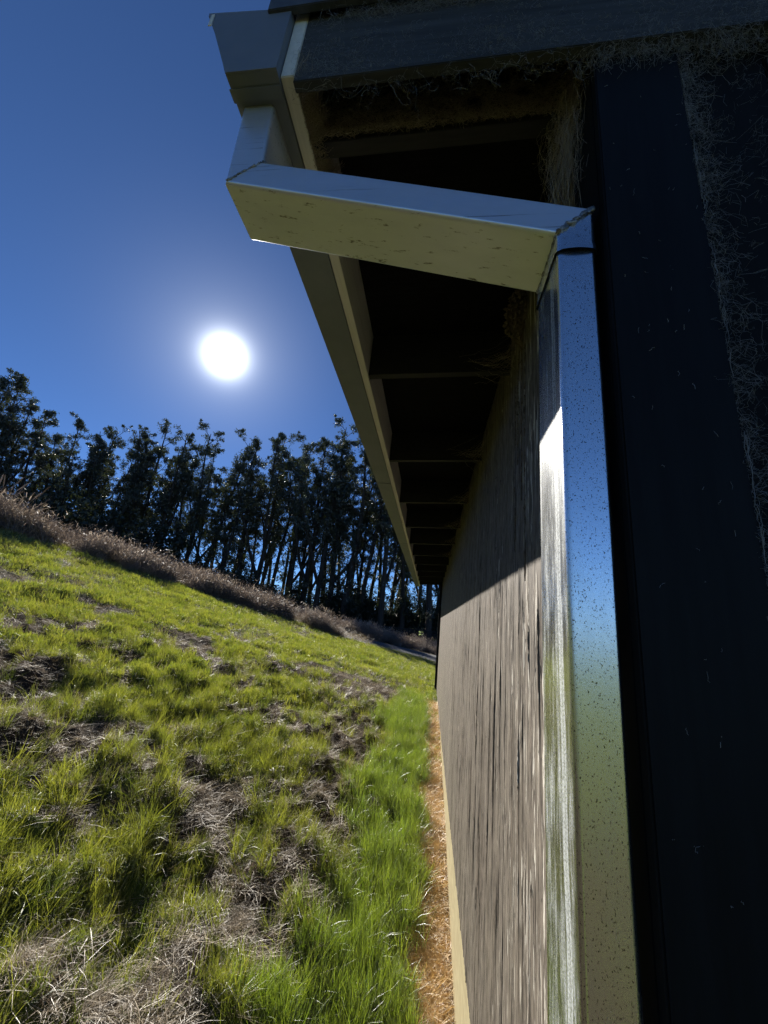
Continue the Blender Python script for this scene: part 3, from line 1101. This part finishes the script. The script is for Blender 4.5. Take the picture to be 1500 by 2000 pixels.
c_lawn = proto_coll('lawn', [blade_mesh('lawn_clump', 26, 0.06, 0.19, 0.07, 0.0028, 0.5, 100 + i, 2, m=M_GRASS) for i in range(8)])
c_far = proto_coll('far_lawn', [blade_mesh('far_lawn_clump', 18, 0.06, 0.15, 0.12, 0.0062, 0.5, 150 + i, 2, m=M_GRASS_FAR) for i in range(8)])
c_shag = proto_coll('shag', [blade_mesh('shaggy_clump', 40, 0.12, 0.36, 0.06, 0.0030, 0.55, 200 + i, 3, droop=0.8, m=M_GRASS) for i in range(8)])
c_tall = proto_coll('tall', [blade_mesh('tall_clump', 26, 0.12, 0.36, 0.06, 0.0034, 0.34, 300 + i, 3, droop=0.7, m=M_TALL) for i in range(8)])
c_dead = proto_coll('dead', [blade_mesh('dead_clump', 20, 0.06, 0.26, 0.12, 0.0026, 0.35, 400 + i, 2, flat=1.15, droop=0.12, m=M_DEAD) for i in range(8)])
c_straw = proto_coll('straw', [blade_mesh('straw_clump', 24, 0.08, 0.26, 0.10, 0.0026, 0.35, 500 + i, 2, flat=0.95, droop=0.2, m=M_STRAW) for i in range(6)])


def crest(x, y):
    return np.interp(np.arctan2(x, y), AZK, RCK)


# lawn on the bank, near and far
x, y, g = sample(17000, 2.8, 8.0, -66, 3, 1, 0.9)
T, TL = turf_mask(x, y)
keep = (g.random(len(x)) < T ** 1.2 * (0.22 + 0.78 * sstep(4.0, 6.5, np.hypot(x, y)))) & (x < 0.05) & (TL < 0.5)
x, y = x[keep], y[keep]
P, Rr, S = place(x, y, g, 0.55, 1.25, 0.2)
scatter('grass', 'short sunlit grass on the lower bank, nearest the camera', 'grass', c_lawn, P, Rr, S, 1)
x, y, g = sample(34000, 7.6, 24.0, -66, 3, 11, 0.9)
T, TL = turf_mask(x, y)
keep = (g.random(len(x)) < np.clip(T, 0, 1) ** 1.2) & (x < 0.3) & (np.hypot(x, y) < crest(x, y) + 0.6) & (TL < 0.5)
x, y = x[keep], y[keep]
P, Rr, S = place(x, y, g, 0.6, 1.2, 0.15)
scatter('grass', 'patchy yellow green grass over the upper hillside', 'grass', c_far, P, Rr, S * np.interp(np.hypot(x, y), [8, 22], [0.95, 1.3])[:, None], 11)
# shaggy longer tufts close by
x, y, g = sample(7000, 2.6, 10.5, -66, 3, 2, 0.9)
T, TL = turf_mask(x, y)
cl = fbm(x * 2.4, y * 2.4, 3, 71)
keep = (g.random(len(x)) < 0.75 * sstep(0.50, 0.62, cl)) & (x < -0.4) & (TL < 0.6)
x, y = x[keep], y[keep]
P, Rr, S = place(x, y, g, 0.5, 1.15, 0.25)
scatter('grass', 'long shaggy grass tufts in the near foreground', 'grass', c_shag, P, Rr, S, 2)
# lush strip beside the wall
g = np.random.default_rng(3)
x = g.uniform(-1.3, 0.14, 11000); y = 2.2 + 10.5 * g.random(11000) ** 1.4
T, TL = turf_mask(x, y)
keep = g.random(len(x)) < TL * (0.15 + 0.85 * sstep(0.36, 0.58, fbm(x * 2.5, y * 2.5, 3, 81)))
x, y = x[keep], y[keep]
P, Rr, S = place(x, y, g, 0.4, 1.1, 0.18)
scatter('tall_grass', 'lush bright green strip of tall grass beside the shed wall', 'grass', c_tall, P, Rr, S, 3)
# dead thatch between the living grass
x, y, g = sample(26000, 2.6, 24.0, -66, 3, 4, 0.9)
T, TL = turf_mask(x, y)
keep = (g.random(len(x)) < (1 - np.interp(np.hypot(x, y), [6, 12], [0.8, 0.62]) * T)) & (x < -0.1) & (np.hypot(x, y) < crest(x, y) + 0.6)
x, y = x[keep], y[keep]
P, Rr, S = place(x, y, g, 0.45, 1.15, 0.25)
P[:, 2] += 0.008
S *= np.interp(np.hypot(x, y), [6, 20], [1.0, 1.5])[:, None]
g9 = np.random.default_rng(44)
azw = np.radians(g9.uniform(-64, -8, 1500)); rw = np.interp(azw, AZK, RCK) + g9.uniform(-0.3, 3.0, 1500)
P2, R2, S2 = place(rw * np.sin(azw), rw * np.cos(azw), g9, 1.2, 2.6, 0.4)
P2[:, 2] += g9.uniform(0, 0.25, 1500)
P = np.vstack([P, P2]); Rr = np.vstack([Rr, R2]); S = np.vstack([S, S2])
scatter('dead_grass', 'brown dead grass and thatch in the churned patches', 'dead grass', c_dead, P, Rr, S, 4)
# straw along the foot of the wall
g = np.random.default_rng(6)
x = g.uniform(-0.02, 0.34, 5000); y = 2.2 + 9.5 * g.random(5000) ** 1.3
P, Rr, S = place(x, y, g, 0.4, 1.0, 0.25)
P[:, 2] += 0.01
scatter('straw', 'orange dry straw along the foot of the shed wall', 'straw', c_straw, P, Rr, S, 5)


# dry weeds on the crest
def stalk_mesh(name, n, h0, h1, spread, seed, wth=0.006):
    g = np.random.default_rng(seed)
    mb = MB()
    for i in range(n):
        a = g.uniform(0, 6.283); r = spread * math.sqrt(g.random())
        b = Vector((r * math.cos(a), r * math.sin(a), -0.02))
        h = g.uniform(h0, h1)
        d = Vector((g.normal(0, 0.35), g.normal(0, 0.35), 1)).normalized()
        bend = Vector((g.normal(0, 0.25), g.normal(0, 0.25), -0.1)) * h
        pts = [b + d * h * t + bend * t * t for t in (0, .35, .7, 1)]
        mb.tube(pts, [wth, wth * .8, wth * .6, wth * .35], 3, False)
        for k in range(g.integers(2, 6)):
            t = g.uniform(0.35, 1); q = b + d * h * t + bend * t * t
            e = Vector((g.normal(0, 1), g.normal(0, 1), abs(g.normal(0.6, 0.5)))).normalized() * g.uniform(0.06, 0.24)
            u = e.cross(Vector((0, 0, 1))).normalized() * wth * 1.2
            mb.add([q - u * .6, q + u * .6, q + e * .7 + u, q + e, q + e * .7 - u], [(0, 1, 2, 3, 4)])
    me = bpy.data.meshes.new(name)
    me.from_pydata(mb.v, [], mb.f)
    me.materials.append(M_WEED)
    return me


c_weed = proto_coll('weeds', [stalk_mesh('weed_clump', 30, 0.35, 1.35, 0.28, 600 + i, 0.008) for i in range(8)])
g = np.random.default_rng(8)
n = 3900
az = np.radians(g.uniform(-64, 6, n))
rc = np.interp(az, AZK, RCK)
off = np.where(az > R_(-12), g.uniform(3.8, 8.0, n), g.uniform(-0.2, 3.2, n))
off = np.where((az > R_(-22)) & (az < R_(-12)), np.where(g.random(n) < .5, g.uniform(0.0, 0.6, n), g.uniform(3.8, 7, n)), off)
r = rc + off
x, y = r * np.sin(az), r * np.cos(az)
wn = fbm(x * 0.8, y * 0.8, 3, 91)
keep = g.random(n) < 0.12 + 0.88 * sstep(0.38, 0.62, wn)
x, y, az, wn = x[keep], y[keep], az[keep], wn[keep]
P, Rr, S = place(x, y, g, 0.35, 0.8, 0.25)
S *= (0.55 + 0.9 * sstep(0.4, 0.68, wn))[:, None]
S *= np.interp(np.degrees(az), [-60, -40, -12, 5], [1.0, 0.95, 0.85, 0.8])[:, None]
scatter('dry_weeds', 'strip of dry brown weeds along the top of the grassy bank', 'weeds', c_weed, P, Rr, S, 8)

# single dry bushes and a reed clump that stand out of the strip
bush_meshes = [stalk_mesh('dry_bush', 150, 0.35, 0.95, 0.35, 700 + i, 0.006) for i in range(3)]
for i, (azd, off, s, lab) in enumerate((
        (-48.8, 0.3, 1.0, 'round dry bush near the left end of the weed strip'),
        (-41.0, -0.1, 1.05, 'dark dry bush at the grass edge left of the sun'),
        (-30.0, 0.5, 0.9, 'dry bush in the weed strip directly below the sun'),
        (-16.6, 0.8, 1.5, 'large dry bush where the grass meets the asphalt road'),
        (-9.0, 4.6, 1.5, 'dry bush beyond the asphalt road, left of the eave end'),
        (-4.6, 4.8, 1.2, 'twiggy dry bush beyond the road, nearest the shed'))):
    az = R_(azd); r = float(np.interp(az, AZK, RCK)) + off
    x, y = r * math.sin(az), r * math.cos(az)
    b = empty('dry_bush', (x, y, float(ground_z(x, y)) - 0.02), i * 1.3)
    tag(b, lab, 'bush', 'single dry bushes along the weed strip')
    o = bpy.data.objects.new('stems', bush_meshes[i % 3]); col.objects.link(o)
    o.parent = b; o.scale = (s, s, s)
g = np.random.default_rng(14)
az = R_(-53.5); r = 16.6; x, y = r * math.sin(az), r * math.cos(az)
rd = empty('reed_clump', (x, y, float(ground_z(x, y)) - 0.03))
tag(rd, 'tall dry reeds with feathery heads at the left edge of the bank', 'reeds')


def reed_part(nm, q):
    me = bpy.data.meshes.new(nm); me.from_pydata(q.v, [], q.f); me.materials.append(M_WEED)
    o = bpy.data.objects.new(nm, me); col.objects.link(o); o.parent = rd


for i in range(34):
    a = g.uniform(0, 6.283); r = 0.45 * math.sqrt(g.random())
    b = Vector((r * math.cos(a), r * math.sin(a), 0)); h = g.uniform(0.8, 1.6)
    d = Vector((g.normal(0, .16), g.normal(0, .16), 1))
    bend = Vector((g.normal(0.25, .25), g.normal(0, .2), -0.12)) * h * 0.5
    pts = [b + d * h * t + bend * t * t for t in np.linspace(0, 1, 7)]
    mb = MB(); mb.tube(pts, [.005, .0045, .004, .004, .003, .003, .002], 3, False); reed_part('stem', mb)
    if i % 2 == 0:
        e = pts[-1] - pts[-2]
        mp = MB(); mp.tube([pts[-2], pts[-2] + e * .6, pts[-1] + e * .4, pts[-1] + e * .9 + Vector((0, 0, -.05))], [.004, .018, .015, .003], 5, False)
        reed_part('seed_head', mp)


# ------------------------------------------------------------------ trees
def leaf_cloud(C, Rd, nper, ln, wd, g, droop=0.6, flatten=0.75):
    """leaf quads in ellipsoidal clusters; C centres (k,3), Rd radii"""
    k = len(C)
    idx = np.repeat(np.arange(k), nper)
    n = len(idx)
    d = g.normal(0, 1, (n, 3)); d /= np.linalg.norm(d, axis=1, keepdims=True)
    rad = g.random(n) ** 0.45
    P = C[idx] + d * (Rd[idx] * rad)[:, None] * np.array([1, 1, flatten])
    dirv = g.normal(0, 1, (n, 3)); dirv[:, 2] -= droop * 1.6
    dirv /= np.linalg.norm(dirv, axis=1, keepdims=True)
    sd = np.cross(dirv, g.normal(0, 1, (n, 3))); sd /= np.linalg.norm(sd, axis=1, keepdims=True) + 1e-9
    l = (ln * g.uniform(0.6, 1.3, n))[:, None]; w = (wd * g.uniform(0.7, 1.3, n))[:, None]
    V = np.stack([P - dirv * l * .5, P + sd * w * .5, P + dirv * l * .5, P - sd * w * .5], 1).reshape(-1, 3)
    F = np.arange(4 * n).reshape(n, 4)
    rnd = np.repeat(np.clip(g.random(n) * 0.6 + np.repeat(g.random(k), nper) * 0.4, 0, 1), 4)
    return V, F, rnd


def leaf_mesh(name, V, F, rnd, m):
    me = mesh_np(name, V, F)
    a = me.attributes.new('rnd', 'FLOAT', 'POINT'); a.data.foreach_set('value', rnd.astype(np.float32))
    me.materials.append(m)
    return me


def make_euc(seed, H=30.0, forks=0, bushy=0.0, bare=0.3):
    """tall eucalyptus: returns (trunk mesh, crown mesh)"""
    g = np.random.default_rng(seed)
    mb = MB()
    cents = []; rads = []

    def stem(p0, d0, length, r0, r1, wob, n=9):
        p = np.array(p0, float); d = np.array(d0, float); d /= np.linalg.norm(d)
        pts = [p.copy()]
        for i in range(n):
            d = d + g.normal(0, wob, 3) + np.array([0, 0, 0.05]); d /= np.linalg.norm(d)
            p = p + d * length / n; pts.append(p.copy())
        mb.tube(pts, list(np.linspace(r0, r1, n + 1)), 7 if r0 > 0.15 else 4, False)
        return pts

    def limbs(pts, r0, f0, f1, count, lmax):
        for i in range(count):
            f = f0 + (f1 - f0) * (i + g.random()) / count
            k = f * (len(pts) - 1); a = int(k); t = k - a
            q = pts[a] * (1 - t) + pts[min(a + 1, len(pts) - 1)] * t
            az = g.uniform(0, 6.283); up = g.uniform(0.6, 2.0)
            ln = lmax * (1.2 - 0.7 * f) * g.uniform(0.45, 1.2)
            br = stem(q, (math.cos(az), math.sin(az), up), ln, max(0.05, r0 * 0.32 * (1.1 - f)), 0.025, 0.15, 6)
            for j in range(g.integers(4, 8)):
                s = br[g.integers(2, 7)]
                d = (g.normal(0, 1), g.normal(0, 1), g.uniform(-0.1, 1.2))
                tw = stem(s, d, ln * g.uniform(0.18, 0.5), 0.03, 0.012, 0.2, 3)
                cents.append(tw[-1]); rads.append(g.uniform(0.3, 0.75))
                if g.random() < 0.6:
                    cents.append(tw[2] + g.normal(0, .2, 3)); rads.append(g.uniform(0.25, 0.6))
            cents.append(br[-1]); rads.append(g.uniform(0.45, 0.9))

    r = H * 0.0135 * g.uniform(0.85, 1.2)
    tr = stem((0, 0, -0.6), (g.normal(0, .05), g.normal(0, .05), 1), H * 0.95, r, 0.05, 0.035, 14)
    limbs(tr, r, bare, 0.99, 17, H * 0.17)
    for i in range(forks):
        s = tr[3 + i * 2]
        f2 = stem(s, (g.normal(0, .3), g.normal(0, .3), 1.0), H * g.uniform(0.5, 0.62), r * 0.55, 0.05, 0.05, 10)
        limbs(f2, r * 0.6, 0.35, 0.99, 8, H * 0.12)
    # epicormic foliage up the bole
    for i in range(int(14 + 26 * bushy)):
        f = g.uniform(0.10, 0.75) if bushy > 0.4 else g.uniform(0.2, 0.8)
        k = f * (len(tr) - 1); a = int(k)
        cents.append(tr[a] + g.normal(0, 0.5 + 0.9 * bushy, 3)); rads.append(g.uniform(0.4, 0.9 + 0.4 * bushy))
    C = np.array(cents); Rd = np.array(rads)
    V, F, rnd = leaf_cloud(C, Rd, 34, 0.40, 0.12, g, 0.6, 0.85)
    tm_ = bpy.data.meshes.new('trunk'); tm_.from_pydata(mb.v, [], mb.f); tm_.materials.append(M_BARK)
    tm_.polygons.foreach_set('use_smooth', np.ones(len(tm_.polygons), bool))
    return tm_, leaf_mesh('crown', V, F, rnd, M_LEAF)


EUC = [make_euc(900 + i, 30.0, forks=i % 3, bushy=(0.1, 0.35, 0.7, 0.25, 0.5, 0.15, 0.6, 0.3)[i], bare=(0.36, 0.3, 0.2, 0.34, 0.25, 0.42, 0.22, 0.33)[i]) for i in range(8)]


def put_tree(azd, dist, ztop_ratio, variant, label, group, rz, wide=1.0):
    az = R_(azd)
    x, y = dist * math.sin(az), dist * math.cos(az)
    zb = float(ground_z(x, y))
    h = ztop_ratio * dist - zb
    t = empty('eucalyptus_tree', (x, y, zb), rz)
    tag(t, label, 'tree', group)
    s = h / 30.0
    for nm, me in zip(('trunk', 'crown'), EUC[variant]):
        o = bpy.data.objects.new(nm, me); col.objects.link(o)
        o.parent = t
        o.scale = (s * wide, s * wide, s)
    return t


# skyline of the belt: azimuth -> tangent of the treetop elevation
SKY_AZ = [-62, -58.5, -57, -55.5, -53.5, -51.5, -49.5, -47.5, -45.5, -43.5, -41.5, -39.8, -37.8, -36, -34.4, -32.5, -30, -27.5, -25.3, -23, -20.5, -18.6, -16.5, -14.6, -12.5, -10, -7, -4, 0, 4]
SKY_T = [0.36, 0.395, 0.41, 0.395, 0.37, 0.345, 0.355, 0.375, 0.36, 0.37, 0.40, 0.425, 0.41, 0.375, 0.44, 0.445, 0.44, 0.42, 0.485, 0.47, 0.475, 0.495, 0.50, 0.56, 0.55, 0.56, 0.57, 0.57, 0.57, 0.56]
ORD = ['first', 'second', 'third', 'fourth', 'fifth', 'sixth', 'seventh', 'eighth', 'ninth', 'tenth', 'eleventh', 'twelfth', 'thirteenth',
       'fourteenth', 'fifteenth', 'sixteenth', 'seventeenth', 'eighteenth', 'nineteenth', 'twentieth', 'twenty-first', 'twenty-second',
       'twenty-third', 'twenty-fourth', 'twenty-fifth', 'twenty-sixth', 'twenty-seventh', 'twenty-eighth', 'twenty-ninth', 'thirtieth']
g = np.random.default_rng(77)
for i, (a, tt) in enumerate(zip(SKY_AZ, SKY_T)):
    dist = np.interp(a, [-62, -50, -36, -25, -10, 5], [62, 70, 74, 70, 63, 61]) + g.uniform(-2, 2)
    lab = 'tall eucalyptus on the skyline, %s from the left edge' % ORD[i]
    if i == 2: lab = 'tallest bushy eucalyptus at the far left of the tree belt'
    if i == 14: lab = 'leafy eucalyptus directly below the sun, right of the skyline notch'
    if i == 23: lab = 'tall eucalyptus whose tip touches the gutter edge'
    put_tree(a, dist, tt, int(g.integers(0, 8)), lab, 'eucalyptus trees along the skyline', g.uniform(0, 6.28), g.uniform(0.85, 1.1))
for i in range(46):
    a = -61.5 + i * 1.42 + g.uniform(-0.4, 0.4)
    dist = np.interp(a, [-62, -50, -36, -25, -10, 5], [64, 72, 76, 72, 66, 64]) + g.uniform(1.5, 9)
    tt = np.interp(a, SKY_AZ, SKY_T) * g.uniform(0.72, 0.93)
    put_tree(a, dist, tt, int(g.integers(0, 8)), 'slender eucalyptus standing lower behind the skyline trees', 'lower eucalyptus trees behind the front ones', g.uniform(0, 6.28), g.uniform(0.8, 1.1))


# dark understorey at the left and scattered shrubs at the right
def make_shrub(seed, H=7.0):
    g = np.random.default_rng(seed)
    mb = MB(); C = []; Rd = []
    for i in range(7):
        a = g.uniform(0, 6.283); d = Vector((math.cos(a) * .45, math.sin(a) * .45, 1)).normalized()
        ln = H * g.uniform(0.6, 1.0)
        pts = [Vector((0, 0, -.3)) + d * ln * t + Vector((g.normal(0, .1), g.normal(0, .1), 0)) for t in np.linspace(0, 1, 6)]
        mb.tube(pts, list(np.linspace(.09, .02, 6)), 5, False)
        for q in pts[1:]:
            for k in range(3):
                C.append(np.array(q) + g.normal(0, H * .10, 3)); Rd.append(g.uniform(.5, 1.0))
    V, F, rnd = leaf_cloud(np.array(C), np.array(Rd), 60, 0.34, 0.14, g, 0.4, 0.8)
    sm = bpy.data.meshes.new('stems'); sm.from_pydata(mb.v, [], mb.f); sm.materials.append(M_BARK)
    return sm, leaf_mesh('foliage', V, F, rnd, M_SHRUB)


SHR = [make_shrub(950 + i) for i in range(4)]
g = np.random.default_rng(78)


def put_shrub(azd, dist, h, lab, grp):
    az = R_(azd); x, y = dist * math.sin(az), dist * math.cos(az)
    t = empty('understorey_shrub', (x, y, float(ground_z(x, y))), g.uniform(0, 6.28))
    tag(t, lab, 'shrub', grp)
    s = h / 7.0; w = s * g.uniform(0.9, 1.25)
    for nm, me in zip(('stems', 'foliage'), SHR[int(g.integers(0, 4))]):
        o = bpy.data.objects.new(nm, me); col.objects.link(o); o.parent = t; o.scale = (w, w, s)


for i in range(34):
    a = -62 + i * 1.18 + g.uniform(-.4, .4)
    put_shrub(a, np.interp(a, [-62, -22], [57, 62]) + g.uniform(-2, 6), np.interp(a, [-62, -50, -36, -22], [11, 12, 10, 4.5]) * g.uniform(.75, 1.2),
              'dark leafy shrub in the solid understorey beneath the left trees', 'understorey shrubs at the left')
for i in range(22):
    a = -22 + i * 1.12 + g.uniform(-.5, .5)
    put_shrub(a, 61 + g.uniform(0, 9), g.uniform(2.5, 8.5) * (0.55 if i % 4 == 2 else 1.0), 'low dark shrub among the bare trunks at the right', 'low shrubs among the right trunks')

# ------------------------------------------------------------------ rail fence behind the first trunks
fen = empty('rail_fence', (-12, 58.5, float(ground_z(-12, 58.5))))
tag(fen, 'dark wooden rail fence seen between the trunks at the right', 'fence')
px0 = -24.0
post = []
while px0 < 3.5:
    post.append((px0, 58.5 + 0.05 * px0)); px0 += 2.6
for x, y in post:
    z = float(ground_z(x, y))
    mb = MB(); mb.box(x - .07, x + .07, y - .07, y + .07, z - .2, z + 1.35); mb.build('post', M_FENCE, fen)
for (x0, y0), (x1, y1) in zip(post[:-1], post[1:]):
    za, zb = float(ground_z(x0, y0)), float(ground_z(x1, y1))
    for hh in (0.45, 0.85, 1.22):
        mb = MB()
        vs = [(x, y + dy, z + hh + dz) for (x, y, z) in ((x0, y0 - .1, za), (x1, y1 - .1, zb)) for dy in (-.02, .02) for dz in (-.07, .07)]
        mb.add(vs, [(0, 1, 3, 2), (4, 6, 7, 5), (0, 4, 5, 1), (2, 3, 7, 6), (0, 2, 6, 4), (1, 5, 7, 3)])
        mb.build('rail', M_FENCE, fen)
